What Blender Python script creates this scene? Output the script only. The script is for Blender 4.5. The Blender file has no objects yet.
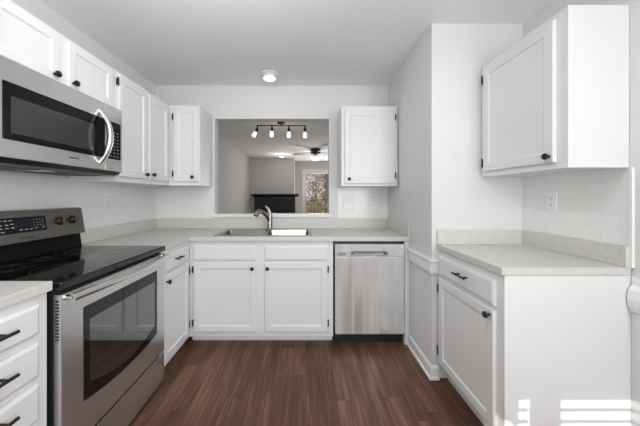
import bpy, bmesh, math, random
from mathutils import Vector, Matrix, Euler

random.seed(7)
S = bpy.context.scene
C = S.collection
PI = math.pi

# ------------------------------------------------------------------ camera
CAM_Z = 1.2535
cam_d = bpy.data.cameras.new('camera')
cam = bpy.data.objects.new('camera', cam_d)
C.objects.link(cam)
cam.location = (0, 0, CAM_Z)
cam.rotation_euler = (PI / 2, 0, 0)
cam_d.sensor_width = 36
cam_d.lens = 262 / 640 * 36
cam_d.shift_x = 15 / 640
cam_d.shift_y = -17 / 640
cam_d.clip_start = 0.02
S.camera = cam

# ------------------------------------------------------------------ world, sun, daylight, added fill, exposure
W = bpy.data.worlds.new('world')
S.world = W
W.use_nodes = True
bg = W.node_tree.nodes['Background']
bg.inputs[0].default_value = (0.93, 0.96, 1.0, 1)
bg.inputs[1].default_value = 0.95

sun_d = bpy.data.lights.new('sun', 'SUN')
sun_d.energy = 3.0
sun_d.angle = math.radians(0.12)
sun_d.color = (1.0, 0.97, 0.92)
sun = bpy.data.objects.new('sun', sun_d)
C.objects.link(sun)
SUN_DIR = Vector((0.35, 1.0, -0.30)).normalized()
sun.rotation_euler = SUN_DIR.to_track_quat('-Z', 'Y').to_euler()
sun.location = (-2, -6, 5)


def area(name, loc, direction, sx, sy, watts, col=(1, 1, 1)):
    d = bpy.data.lights.new(name, 'AREA')
    d.shape = 'RECTANGLE'
    d.size, d.size_y = sx, sy
    d.energy = watts
    d.color = col
    o = bpy.data.objects.new(name, d)
    C.objects.link(o)
    o.location = loc
    o.rotation_euler = Vector(direction).to_track_quat('-Z', 'Z').to_euler()
    return o


def bulb(name, loc, watts, radius, col=(1, 0.98, 0.955)):
    d = bpy.data.lights.new(name, 'POINT')
    d.energy = watts
    d.shadow_soft_size = radius
    d.color = col
    o = bpy.data.objects.new(name, d)
    C.objects.link(o)
    o.location = loc
    return o


area('rear_daylight_fill', (-0.10, -4.3, 1.25), (0.0, 1, 0.16), 2.8, 2.1, 40, (0.965, 0.985, 1.0))  # added fill standing in for daylight from unseen rear windows
area('right_side_fill', (1.42, -0.95, 1.55), (-1, 0.7, -0.06), 1.3, 1.1, 56, (0.965, 0.985, 1.0))  # added fill for the left-hand cabinets; no window opens here
area('low_upward_fill', (0, -0.6, 1.2), (0, 0.6, 1), 1.6, 1.2, 12, (0.97, 0.985, 1.0))  # added upward fill behind the camera, brightens the ceiling
area('ceiling_wash_fill', (-0.45, 0.82, 2.0), (-0.05, 0.95, 1), 0.5, 0.5, 4.8, (0.98, 0.99, 1.0))  # unseen fill added to wash the ceiling; no lamp hangs here
area('overhead_fill', (-0.1, 0.72, 2.42), (0, 0.2, -1), 0.5, 0.5, 14.5, (0.98, 0.99, 1.0))  # unseen fill added overhead, without a fixture
area('daylight_patio_door', (0.9, 8.75, 1.1), (-0.15, -1, 0.25), 1.7, 1.9, 46, (0.98, 0.985, 1.0))

VS = S.view_settings
VS.view_transform = 'Standard'
VS.look = 'None'
VS.gamma = 1
VS.use_curve_mapping = False
VS.exposure = 0.0

# ------------------------------------------------------------------ materials


def mat(name, col, rough=0.5, metal=0.0, emit=None, estr=0.0, spec=0.5, coat=0.0):
    m = bpy.data.materials.new(name)
    m.use_nodes = True
    b = m.node_tree.nodes['Principled BSDF']
    b.inputs['Base Color'].default_value = (*col, 1)
    b.inputs['Roughness'].default_value = rough
    b.inputs['Metallic'].default_value = metal
    b.inputs['Specular IOR Level'].default_value = spec
    b.inputs['Coat Weight'].default_value = coat
    if emit:
        b.inputs['Emission Color'].default_value = (*emit, 1)
        b.inputs['Emission Strength'].default_value = estr
    return m


def nodes(m):
    t = m.node_tree
    return t, t.nodes['Principled BSDF'], t.nodes.new, t.links.new


def noise_bump(m, scale=(1, 1, 1), freq=40, strength=0.1, dist=0.01, detail=3):
    t, b, N, L = nodes(m)
    tc = N('ShaderNodeTexCoord')
    mp = N('ShaderNodeMapping')
    mp.inputs['Scale'].default_value = scale
    nz = N('ShaderNodeTexNoise')
    nz.inputs['Scale'].default_value = freq
    nz.inputs['Detail'].default_value = detail
    bp = N('ShaderNodeBump')
    bp.inputs['Strength'].default_value = strength
    bp.inputs['Distance'].default_value = dist
    L(tc.outputs['Object'], mp.inputs[0])
    L(mp.outputs[0], nz.inputs['Vector'])
    L(nz.outputs[0], bp.inputs['Height'])
    L(bp.outputs[0], b.inputs['Normal'])
    return nz


def noise_color(m, c1, c2, scale=(1, 1, 1), freq=20, detail=4, lo=0.35, hi=0.65):
    t, b, N, L = nodes(m)
    tc = N('ShaderNodeTexCoord')
    mp = N('ShaderNodeMapping')
    mp.inputs['Scale'].default_value = scale
    nz = N('ShaderNodeTexNoise')
    nz.inputs['Scale'].default_value = freq
    nz.inputs['Detail'].default_value = detail
    cr = N('ShaderNodeValToRGB')
    cr.color_ramp.elements[0].position = lo
    cr.color_ramp.elements[1].position = hi
    cr.color_ramp.elements[0].color = (*c1, 1)
    cr.color_ramp.elements[1].color = (*c2, 1)
    L(tc.outputs['Object'], mp.inputs[0])
    L(mp.outputs[0], nz.inputs['Vector'])
    L(nz.outputs[0], cr.inputs[0])
    L(cr.outputs[0], b.inputs['Base Color'])


M = {}
M['paint'] = mat('white_cabinet_paint', (0.775, 0.775, 0.77), 0.38)
noise_bump(M['paint'], (1, 1, 1), 60, 0.03, 0.002)
M['wall'] = mat('wall_paint', (0.735, 0.735, 0.73), 0.7, spec=0.3)
noise_bump(M['wall'], (1, 1, 1), 120, 0.06, 0.002)
M['living_wall'] = mat('living_wall_paint', (0.62, 0.615, 0.605), 0.75, spec=0.3)
noise_bump(M['living_wall'], (1, 1, 1), 120, 0.05, 0.002)
M['ceiling'] = mat('ceiling_paint', (0.90, 0.90, 0.897), 0.8, spec=0.2)
noise_bump(M['ceiling'], (1, 1, 1), 70, 0.12, 0.004)
M['trim'] = mat('trim_paint', (0.85, 0.85, 0.84), 0.35)
noise_bump(M['trim'], (1, 1, 1), 50, 0.02, 0.002)
M['counter'] = mat('countertop_stone', (0.68, 0.665, 0.64), 0.33)
noise_color(M['counter'], (0.595, 0.58, 0.55), (0.665, 0.65, 0.62), (1, 1, 1), 70, 6, 0.3, 0.7)
M['steel'] = mat('brushed_stainless', (0.68, 0.68, 0.675), 0.25, 0.9)
M['steel'].node_tree.nodes['Principled BSDF'].inputs['Anisotropic'].default_value = 0.6
noise_bump(M['steel'], (3, 3, 260), 6, 0.06, 0.002, 2)
M['steel_light'] = mat('dishwasher_stainless', (0.94, 0.96, 0.965), 0.20, 0.70)


def wavy_brushed(m):
    t, b, N, L = nodes(m)
    b.inputs['Anisotropic'].default_value = 0.65
    tc = N('ShaderNodeTexCoord')
    hs = []
    for sc, fr, de in (((3, 3, 260), 6, 2), ((8.0, 1, 0.35), 1.2, 0)):
        mp = N('ShaderNodeMapping')
        mp.inputs['Scale'].default_value = sc
        nz = N('ShaderNodeTexNoise')
        nz.inputs['Scale'].default_value = fr
        nz.inputs['Detail'].default_value = de
        L(tc.outputs['Object'], mp.inputs[0])
        L(mp.outputs[0], nz.inputs['Vector'])
        hs.append(nz)
    b1, b2 = N('ShaderNodeBump'), N('ShaderNodeBump')
    b1.inputs['Strength'].default_value = 0.06
    b1.inputs['Distance'].default_value = 0.002
    b2.inputs['Strength'].default_value = 0.7
    b2.inputs['Distance'].default_value = 0.07
    L(hs[0].outputs[0], b1.inputs['Height'])
    L(hs[1].outputs[0], b2.inputs['Height'])
    L(b2.outputs[0], b1.inputs['Normal'])
    L(b1.outputs[0], b.inputs['Normal'])


wavy_brushed(M['steel_light'])
M['steel_warm'] = mat('control_panel_stainless', (0.25, 0.235, 0.22), 0.34, 1.0)
noise_bump(M['steel_warm'], (3, 3, 260), 6, 0.05, 0.002, 2)
M['chrome'] = mat('polished_handle_steel', (0.74, 0.73, 0.71), 0.26, 1.0)
noise_bump(M['chrome'], (1, 1, 1), 40, 0.01, 0.001)
M['nickel'] = mat('brushed_nickel', (0.42, 0.40, 0.37), 0.24, 1.0)
noise_bump(M['nickel'], (1, 1, 1), 80, 0.02, 0.001)
M['sink'] = mat('sink_steel', (0.29, 0.285, 0.275), 0.20, 1.0)
noise_bump(M['sink'], (1, 40, 1), 20, 0.03, 0.001)
M['black_glass'] = mat('black_glass', (0.006, 0.006, 0.006), 0.06, 0.0, spec=0.5)
noise_bump(M['black_glass'], (1, 1, 1), 4, 0.004, 0.001)
M['oven_window'] = mat('oven_window_glass', (0.008, 0.008, 0.008), 0.05, 0.0, spec=0.5, coat=1.0)
M['oven_window'].node_tree.nodes['Principled BSDF'].inputs['IOR'].default_value = 2.3
noise_bump(M['oven_window'], (1, 1, 1), 4, 0.004, 0.001)
M['mw_window'] = mat('microwave_window_screen', (0.035, 0.036, 0.036), 0.16, 0.0, spec=0.7)
noise_bump(M['mw_window'], (1, 1, 1), 700, 0.03, 0.001)
M['black_enamel'] = mat('black_enamel', (0.008, 0.008, 0.008), 0.25, spec=0.08)
noise_bump(M['black_enamel'], (1, 1, 1), 30, 0.01, 0.001)
M['mw_glass'] = mat('microwave_door_glass', (0.007, 0.007, 0.007), 0.08, spec=0.2)
noise_bump(M['mw_glass'], (1, 1, 1), 4, 0.004, 0.001)
M['ring_print'] = mat('burner_ring_print', (0.035, 0.035, 0.035), 0.3)
M['black'] = mat('black_plastic', (0.012, 0.012, 0.012), 0.42)
noise_bump(M['black'], (1, 1, 1), 300, 0.04, 0.001)
M['bronze'] = mat('dark_bronze', (0.022, 0.020, 0.018), 0.35, 0.4)
noise_bump(M['bronze'], (1, 1, 1), 200, 0.04, 0.001)
M['grey'] = mat('grey_print', (0.22, 0.22, 0.22), 0.5)
M['dark_grey'] = mat('grey_metal', (0.16, 0.155, 0.15), 0.45, 0.6)
noise_bump(M['dark_grey'], (1, 1, 1), 200, 0.05, 0.001)
M['light_print'] = mat('pale_print', (0.30, 0.31, 0.31), 0.5)
M['plate'] = mat('outlet_plastic', (0.87, 0.87, 0.86), 0.35)
noise_bump(M['plate'], (1, 1, 1), 200, 0.01, 0.001)
M['slot'] = mat('outlet_slot', (0.10, 0.10, 0.10), 0.6)
M['display'] = mat('display_blue', (0.006, 0.009, 0.014), 0.15, 0, (0.15, 0.3, 0.55), 0.008)
M['lamp'] = mat('lamp_diffuser', (0.9, 0.9, 0.88), 0.4, 0, (1.0, 0.97, 0.90), 5.0)
M['shade_glass'] = mat('glowing_shade_glass', (0.9, 0.88, 0.82), 0.3, 0, (1.0, 0.93, 0.82), 0.75)
M['recess'] = mat('recessed_lamp_lens', (0.9, 0.9, 0.88), 0.4, 0, (1.0, 0.96, 0.9), 4.0)
M['fan_blade'] = mat('fan_blade_paint', (0.60, 0.60, 0.60), 0.35)
noise_bump(M['fan_blade'], (1, 20, 1), 20, 0.03, 0.001)
M['mantel'] = mat('black_mantel_paint', (0.010, 0.009, 0.009), 0.4)
noise_bump(M['mantel'], (1, 1, 1), 80, 0.03, 0.002)
M['deck'] = mat('deck_wood', (0.55, 0.44, 0.30), 0.7)
noise_bump(M['deck'], (10, 1, 1), 20, 0.2, 0.004)
M['blind'] = mat('blind_slat', (0.8, 0.8, 0.78), 0.5)
M['soil'] = mat('leafy_ground', (0.24, 0.19, 0.12), 0.95)
noise_color(M['soil'], (0.16, 0.12, 0.07), (0.34, 0.27, 0.17), (1, 1, 1), 3, 6)
M['bark'] = mat('tree_bark', (0.32, 0.24, 0.20), 0.9)
noise_color(M['bark'], (0.10, 0.08, 0.075), (0.34, 0.28, 0.26), (8, 8, 1), 4, 4)
M['leaf'] = mat('green_leaves', (0.20, 0.26, 0.07), 0.7)
noise_color(M['leaf'], (0.10, 0.12, 0.045), (0.25, 0.26, 0.13), (1, 1, 1), 2, 3)
M['leaf_red'] = mat('russet_leaves', (0.42, 0.26, 0.20), 0.7)
noise_color(M['leaf_red'], (0.22, 0.14, 0.115), (0.42, 0.33, 0.30), (1, 1, 1), 2, 3)


def glass_mat():
    m = bpy.data.materials.new('window_glass')
    m.use_nodes = True
    t = m.node_tree
    t.nodes.clear()
    out = t.nodes.new('ShaderNodeOutputMaterial')
    mx = t.nodes.new('ShaderNodeMixShader')
    tr = t.nodes.new('ShaderNodeBsdfTransparent')
    gl = t.nodes.new('ShaderNodeBsdfGlossy')
    gl.inputs['Roughness'].default_value = 0.02
    fr = t.nodes.new('ShaderNodeFresnel')
    fr.inputs[0].default_value = 1.3
    t.links.new(fr.outputs[0], mx.inputs[0])
    t.links.new(tr.outputs[0], mx.inputs[1])
    t.links.new(gl.outputs[0], mx.inputs[2])
    t.links.new(mx.outputs[0], out.inputs[0])
    return m


M['glass'] = glass_mat()


def tile_mat(name, u, off=(0, 0)):
    m = mat(name, (0.8, 0.8, 0.79), 0.22)
    t, b, N, L = nodes(m)
    tc = N('ShaderNodeTexCoord')
    sp = N('ShaderNodeSeparateXYZ')
    cb = N('ShaderNodeCombineXYZ')
    mp = N('ShaderNodeMapping')
    mp.inputs['Location'].default_value = (off[0], off[1], 0)
    br = N('ShaderNodeTexBrick')
    br.inputs['Scale'].default_value = 1.0
    br.inputs['Brick Width'].default_value = 0.1524
    br.inputs['Row Height'].default_value = 0.0762
    br.inputs['Mortar Size'].default_value = 0.0016
    br.inputs['Mortar Smooth'].default_value = 0.4
    br.inputs['Color1'].default_value = (0.85, 0.85, 0.84, 1)
    br.inputs['Color2'].default_value = (0.83, 0.83, 0.82, 1)
    br.inputs['Mortar'].default_value = (0.75, 0.75, 0.74, 1)
    L(tc.outputs['Object'], sp.inputs[0])
    L(sp.outputs[u], cb.inputs['X'])
    L(sp.outputs['Z'], cb.inputs['Y'])
    L(cb.outputs[0], mp.inputs[0])
    L(mp.outputs[0], br.inputs['Vector'])
    L(br.outputs['Color'], b.inputs['Base Color'])
    bp = N('ShaderNodeBump')
    bp.inputs['Strength'].default_value = 0.25
    bp.inputs['Distance'].default_value = 0.0015
    bp.invert = True
    L(br.outputs['Fac'], bp.inputs['Height'])
    L(bp.outputs[0], b.inputs['Normal'])
    return m


M['tile_x'] = tile_mat('subway_tile_back', 'X', (0.03, -0.021))
M['tile_y'] = tile_mat('subway_tile_side', 'Y', (0.05, -0.032))


def floor_mat():
    m = mat('dark_wood_planks', (0.08, 0.04, 0.03), 0.42, spec=0.35)
    t, b, N, L = nodes(m)

    def math_(op, a, c=None):
        n = N('ShaderNodeMath')
        n.operation = op
        for i, v in enumerate((a, c)):
            if v is None:
                continue
            if isinstance(v, (int, float)):
                n.inputs[i].default_value = v
            else:
                L(v, n.inputs[i])
        return n.outputs[0]
    tc = N('ShaderNodeTexCoord')
    sp = N('ShaderNodeSeparateXYZ')
    L(tc.outputs['Object'], sp.inputs[0])
    u = math_('DIVIDE', sp.outputs['X'], 0.098)
    row = math_('FLOOR', u)
    wn = N('ShaderNodeTexWhiteNoise')
    wn.noise_dimensions = '1D'
    L(row, wn.inputs['W'])
    v = math_('DIVIDE', math_('ADD', sp.outputs['Y'], math_('MULTIPLY', wn.outputs['Value'], 3.7)), 1.22)
    cell = math_('FLOOR', v)
    cb = N('ShaderNodeCombineXYZ')
    L(row, cb.inputs['X'])
    L(cell, cb.inputs['Y'])
    rnd = N('ShaderNodeTexWhiteNoise')
    rnd.noise_dimensions = '2D'
    L(cb.outputs[0], rnd.inputs['Vector'])
    fu, fv = math_('FRACT', u), math_('FRACT', v)
    seam = math_('MAXIMUM', math_('LESS_THAN', fu, 0.018), math_('LESS_THAN', fv, 0.0018))
    ad = N('ShaderNodeVectorMath')
    ad.operation = 'MULTIPLY_ADD'
    ad.inputs[1].default_value = (9.0, 7.0, 5.0)
    L(rnd.outputs['Color'], ad.inputs[0])
    L(tc.outputs['Object'], ad.inputs[2])

    def grain(scale, fr, de, ro):
        mp = N('ShaderNodeMapping')
        mp.inputs['Scale'].default_value = scale
        L(ad.outputs[0], mp.inputs[0])
        nz = N('ShaderNodeTexNoise')
        nz.inputs['Scale'].default_value = fr
        nz.inputs['Detail'].default_value = de
        nz.inputs['Roughness'].default_value = ro
        L(mp.outputs[0], nz.inputs['Vector'])
        return nz.outputs[0]
    fine = grain((40, 1.6, 1), 1.6, 6, 0.65)
    broad = grain((7, 1.0, 1), 1.3, 3, 0.5)
    h = math_('ADD', math_('MULTIPLY', fine, 0.55), math_('MULTIPLY', broad, 0.45))
    h = math_('ADD', h, math_('MULTIPLY', math_('SUBTRACT', rnd.outputs['Value'], 0.5), 0.08))
    cr = N('ShaderNodeValToRGB')
    e = cr.color_ramp.elements
    e[0].position, e[0].color = 0.30, (0.024, 0.014, 0.010, 1)
    e[1].position, e[1].color = 0.72, (0.27, 0.140, 0.090, 1)
    k = e.new(0.5)
    k.color = (0.106, 0.050, 0.032, 1)
    L(h, cr.inputs[0])
    gap = N('ShaderNodeMix')
    gap.data_type = 'RGBA'
    gap.inputs['B'].default_value = (0.022, 0.012, 0.009, 1)
    L(math_('MULTIPLY', seam, 0.7), gap.inputs['Factor'])
    L(cr.outputs[0], gap.inputs['A'])
    L(gap.outputs['Result'], b.inputs['Base Color'])
    bp = N('ShaderNodeBump')
    bp.inputs['Strength'].default_value = 0.12
    bp.inputs['Distance'].default_value = 0.002
    L(fine, bp.inputs['Height'])
    L(bp.outputs[0], b.inputs['Normal'])
    return m


M['floor'] = floor_mat()

# ------------------------------------------------------------------ mesh helpers
BASE = {}     # root object -> z of its base (meshes are written with world heights)


def box(bm, x0, x1, y0, y1, z0, z1):
    vs = [bm.verts.new(p) for p in ((x0, y0, z0), (x1, y0, z0), (x1, y1, z0), (x0, y1, z0),
                                    (x0, y0, z1), (x1, y0, z1), (x1, y1, z1), (x0, y1, z1))]
    for f in ((0, 3, 2, 1), (4, 5, 6, 7), (0, 1, 5, 4), (1, 2, 6, 5), (2, 3, 7, 6), (3, 0, 4, 7)):
        bm.faces.new([vs[i] for i in f])
    return bm


def prism(bm, pts, axis, a0, a1):
    """pts: polygon in the two remaining axes; extruded along axis from a0 to a1"""
    def mk(p, a):
        if axis == 'x':
            return (a, p[0], p[1])
        if axis == 'y':
            return (p[0], a, p[1])
        return (p[0], p[1], a)
    A = [bm.verts.new(mk(p, a0)) for p in pts]
    B = [bm.verts.new(mk(p, a1)) for p in pts]
    n = len(pts)
    bm.faces.new(A)
    bm.faces.new(B[::-1])
    for i in range(n):
        bm.faces.new([A[i], B[i], B[(i + 1) % n], A[(i + 1) % n]])
    return bm


def frame_dir(d):
    d = Vector(d).normalized()
    a = Vector((0, 0, 1)) if abs(d.z) < 0.9 else Vector((1, 0, 0))
    u = d.cross(a).normalized()
    return d, u, d.cross(u).normalized()


def lathe(bm, prof, origin, d=(0, 0, 1), seg=20):
    """prof: list of (radius, height along d)"""
    d, u, v = frame_dir(d)
    o = Vector(origin)
    rings = []
    for r, h in prof:
        if r < 1e-6:
            rings.append([bm.verts.new(o + d * h)])
        else:
            rings.append([bm.verts.new(o + d * h + (u * math.cos(2 * PI * i / seg) + v * math.sin(2 * PI * i / seg)) * r)
                          for i in range(seg)])
    for a, b in zip(rings, rings[1:]):
        for i in range(seg):
            j = (i + 1) % seg
            q = [a[i % len(a)], a[j % len(a)], b[j % len(b)], b[i % len(b)]]
            q2 = []
            for w in q:
                if w not in q2:
                    q2.append(w)
            if len(q2) > 2:
                bm.faces.new(q2)
    for rg, rev in ((rings[0], False), (rings[-1], True)):
        if len(rg) > 1:
            bm.faces.new(rg[::-1] if rev else rg)
    return bm


def tube(bm, pts, r, seg=12, flat=1.0):
    pts = [Vector(p) for p in pts]
    n = len(pts)
    rs = r if isinstance(r, (list, tuple)) else [r] * n
    rings = []
    ref = None
    for i, p in enumerate(pts):
        d = (pts[min(i + 1, n - 1)] - pts[max(i - 1, 0)]).normalized()
        if ref is None:
            _, u, _ = frame_dir(d)
        else:
            u = (ref - d * ref.dot(d)).normalized()
        ref = u
        v = d.cross(u)
        rings.append([bm.verts.new(p + (u * math.cos(2 * PI * k / seg) * flat + v * math.sin(2 * PI * k / seg)) * rs[i])
                      for k in range(seg)])
    for a, b in zip(rings, rings[1:]):
        for i in range(seg):
            j = (i + 1) % seg
            bm.faces.new([a[i], a[j], b[j], b[i]])
    bm.faces.new(rings[0])
    bm.faces.new(rings[-1][::-1])
    return bm


def loops(bm, x0, x1, z0, z1, lp):
    """nested rectangles facing -y: lp = [(inset, y), ...] from the back face to the front centre"""
    rings = []
    for ins, y in lp:
        rings.append([bm.verts.new(p) for p in ((x0 + ins, y, z0 + ins), (x1 - ins, y, z0 + ins),
                                                (x1 - ins, y, z1 - ins), (x0 + ins, y, z1 - ins))])
    bm.faces.new(rings[0][::-1])
    for a, b in zip(rings, rings[1:]):
        for i in range(4):
            j = (i + 1) % 4
            bm.faces.new([a[i], a[j], b[j], b[i]])
    bm.faces.new(rings[-1])
    return bm


def cells(bm, us, vs, filled, n0, n1, plane='xy'):
    """a plate with rectangular holes / notches, as one clean shell"""
    def P(u, v, n):
        return {'xy': (u, v, n), 'xz': (u, n, v), 'yz': (n, u, v)}[plane]
    cache = {}

    def V(i, j, k):
        key = (i, j, k)
        if key not in cache:
            cache[key] = bm.verts.new(P(us[i], vs[j], (n0, n1)[k]))
        return cache[key]
    nu, nv = len(us) - 1, len(vs) - 1

    def F(i, j):
        return 0 <= i < nu and 0 <= j < nv and filled(i, j)
    for i in range(nu):
        for j in range(nv):
            if not F(i, j):
                continue
            bm.faces.new([V(i, j, 0), V(i, j + 1, 0), V(i + 1, j + 1, 0), V(i + 1, j, 0)])
            bm.faces.new([V(i, j, 1), V(i + 1, j, 1), V(i + 1, j + 1, 1), V(i, j + 1, 1)])
            if not F(i - 1, j):
                bm.faces.new([V(i, j, 0), V(i, j, 1), V(i, j + 1, 1), V(i, j + 1, 0)])
            if not F(i + 1, j):
                bm.faces.new([V(i + 1, j, 0), V(i + 1, j + 1, 0), V(i + 1, j + 1, 1), V(i + 1, j, 1)])
            if not F(i, j - 1):
                bm.faces.new([V(i, j, 0), V(i + 1, j, 0), V(i + 1, j, 1), V(i, j, 1)])
            if not F(i, j + 1):
                bm.faces.new([V(i, j + 1, 0), V(i, j + 1, 1), V(i + 1, j + 1, 1), V(i + 1, j + 1, 0)])
    return bm


def nb():
    return bmesh.new()


def obj(name, bm, m, parent=None, bevel=0.0, smooth=False, seg=2, label=None):
    root = parent
    while root is not None and root.parent is not None:
        root = root.parent
    if root is not None and root in BASE:
        bmesh.ops.translate(bm, verts=bm.verts, vec=(0, 0, -BASE[root]))
    bmesh.ops.recalc_face_normals(bm, faces=bm.faces)
    me = bpy.data.meshes.new(name)
    bm.to_mesh(me)
    bm.free()
    me.materials.append(M[m] if isinstance(m, str) else m)
    o = bpy.data.objects.new(name, me)
    C.objects.link(o)
    if parent is not None:
        o.parent = parent
    if smooth:
        for p in me.polygons:
            p.use_smooth = True
        try:
            me.set_sharp_from_angle(angle=math.radians(40))
        except Exception:
            pass
    if bevel:
        md = o.modifiers.new('bevel', 'BEVEL')
        md.width = bevel
        md.segments = seg
        md.limit_method = 'ANGLE'
        md.angle_limit = math.radians(35)
    if label:
        o['label'] = label
    return o


def thing(name, label, cat, loc=(0, 0, 0), rotz=0.0, group=None):
    o = bpy.data.objects.new(name, None)
    o.empty_display_size = 0.05
    C.objects.link(o)
    o.location = loc
    o.rotation_euler = (0, 0, rotz)
    o['label'] = label
    o['category'] = cat
    if group:
        o['group'] = group
    BASE[o] = loc[2]
    return o


def tag(o, label, cat, group=None, kind=None):
    o['label'] = label
    o['category'] = cat
    if group:
        o['group'] = group
    if kind:
        o['kind'] = kind
    return o


def struct(name, bm, m, parent=None, bevel=0.0, label=None, cat=None):
    o = obj(name, bm, m, parent, bevel)
    if parent is None:
        o['kind'] = 'structure'
        if label:
            o['label'] = label
        if cat:
            o['category'] = cat
    return o


def lettering(name, text, parent, m, origin, size, rot):
    """flat raised lettering; rot maps the text plane into the parent's frame"""
    cu = bpy.data.curves.new('text', 'FONT')
    cu.body = text
    cu.size = size
    cu.align_x = 'CENTER'
    cu.align_y = 'CENTER'
    cu.extrude = 0.0004
    cu.resolution_u = 2
    tmp = bpy.data.objects.new('text', cu)
    C.objects.link(tmp)
    bpy.context.view_layer.update()
    me = bpy.data.meshes.new_from_object(tmp.evaluated_get(bpy.context.evaluated_depsgraph_get()))
    bpy.data.objects.remove(tmp)
    me.transform(Matrix.Translation(Vector(origin)) @ rot.to_matrix().to_4x4())
    bm = nb()
    bm.from_mesh(me)
    bpy.data.meshes.remove(me)
    return obj(name, bm, m, parent)


# ------------------------------------------------------------------ the setting
XL, YB, XRR, H = -1.605, 2.814, 1.50, 2.44
YC = 1.804                                   # face of the short wall that closes the right-hand nook
YREAR = -4.5
struct('floor', box(nb(), -1.9, 3.2, -4.7, 9.0, -0.08, 0.0), 'floor', label='dark brown wood plank floor', cat='floor')
struct('ceiling', box(nb(), -1.9, 3.2, -4.7, 9.0, H, H + 0.08), 'ceiling', label='flat white ceiling', cat='ceiling')

OX0, OX1, OZ0, OZ1 = -0.969, 0.258, 1.025, 2.083
bm = cells(nb(), [-1.82, OX0, OX1, 3.1], [0, OZ0, OZ1, H], lambda i, j: not (i == 1 and j == 1), YB, YB + 0.104, 'xz')
struct('wall_back', bm, 'wall', label='white back wall with a pass-through opening above the sink', cat='wall')
struct('wall_left', box(nb(), XL - 0.1, XL, -4.6, YB, 0, H), 'wall', label='white left wall behind range and cabinets', cat='wall')
struct('wall_right', prism(nb(), [(0.872, YC), (0.892, YB), (1.6, YB), (1.6, YC)], 'z', 0, H), 'wall',
       label='short white wall between dishwasher and right-hand cabinets', cat='wall')
struct('wall_far_right', box(nb(), XRR, XRR + 0.1, -4.6, YC, 0, H), 'wall', label='right wall behind the right-hand cabinets', cat='wall')
# rear wall with two openings, sizes invented so the sun stripes the end panel
DS = 1.2 - YREAR
SLX, SLZ = SUN_DIR.x / SUN_DIR.y, -SUN_DIR.z / SUN_DIR.y
wx = lambda x: x - SLX * DS
WT = 0.357 + SLZ * DS                        # top of the sun-lit glass
NX = [wx(0.945), wx(1.030), wx(1.140), wx(1.95)]
XLOW = wx(0.86)                              # left opening stepped wider low down to lengthen the lowest sun stripe
RX = [-1.705, XLOW, NX[0], NX[1], NX[2], NX[3], 1.6]
RZ = [0, WT - 0.5, WT - 0.107, WT, max(H, WT + 0.35)]
bm = cells(nb(), RX, RZ, lambda i, j: not ((i in (2, 4) and j in (1, 2)) or (i == 1 and j == 1)), YREAR - 0.1, YREAR, 'xz')
struct('wall_rear', bm, 'wall')
struct('wall_living_left', box(nb(), -1.82, -1.72, YB + 0.104, 8.4, 0, H), 'living_wall',
       label='grey living room wall left of the pass-through', cat='wall')
struct('wall_living_far', box(nb(), -1.82, -0.34, 8.3, 9.0, 0, H), 'living_wall',
       label='grey living room wall behind the black mantel', cat='wall')
bm = cells(nb(), [-0.34, -0.02, 1.80, 3.1], [0, 2.08, H], lambda i, j: not (i == 1 and j == 0), 8.9, 9.0, 'xz')
struct('wall_living_door', bm, 'living_wall', label='grey living room wall around the glazed patio door', cat='wall')
struct('wall_living_right', box(nb(), 3.0, 3.1, YB + 0.104, 8.9, 0, H), 'living_wall')

# pass-through ledge
struct('trim_1', box(nb(), OX0 - 0.012, OX1 + 0.012, YB - 0.016, YB + 0.112, OZ0 + 0.0005, OZ0 + 0.037), 'trim', bevel=0.004,
       label='white ledge along the bottom of the pass-through', cat='trim')
# chair rails
RAIL = lambda z0, z1: [(0, z0), (0.012, z0), (0.02, z0 + 0.02), (0.02, z1 - 0.03), (0.028, z1 - 0.012), (0.022, z1), (0, z1)]


def rail_right(z0, z1, prof, name, m, label, cat, ya=YC, yb=2.188):
    """a moulding along the slightly skewed nook wall that wraps its outer corner"""
    bm = nb()
    fx = lambda y: 0.872 + (y - YC) * 0.02 / (YB - YC)
    rows = []
    for (o, z) in prof:
        rows.append([(fx(yb) - o, yb, z), (0.872 - o, ya - o, z), (0.9155, ya - o, z)])
    V = [[bm.verts.new(p) for p in r] for r in rows]
    n = len(V)
    for i in range(n):
        a, b = V[i], V[(i + 1) % n]
        for k in range(2):
            bm.faces.new([a[k], a[k + 1], b[k + 1], b[k]])
    bm.faces.new([r[0] for r in V])
    bm.faces.new([r[2] for r in V][::-1])
    return struct(name, bm, m, label=label, cat=cat)


rail_right(0, 0, RAIL(0.715, 0.822), 'trim_2', 'trim', 'white chair rail between dishwasher and right-hand cabinet', 'trim')
rail_right(0, 0, [(0, 0), (0.024, 0), (0.024, 0.012), (0.014, 0.02), (0.014, 0.075), (0.008, 0.088), (0, 0.088)],
           'baseboard_right', 'trim', 'white baseboard between dishwasher and right-hand cabinet', 'baseboard')
bm = prism(nb(), [(XRR - o, z) for o, z in ((0, .727), (.012, .727), (.024, .755), (.0285, .785), (.0225, .828), (.006, .848), (.006, .885), (0, .885))], 'y', -4.4, 1.1985)
struct('trim_3', bm, 'trim', label='white chair rail end at the right edge, beside the right-hand counter', cat='trim')
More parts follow.
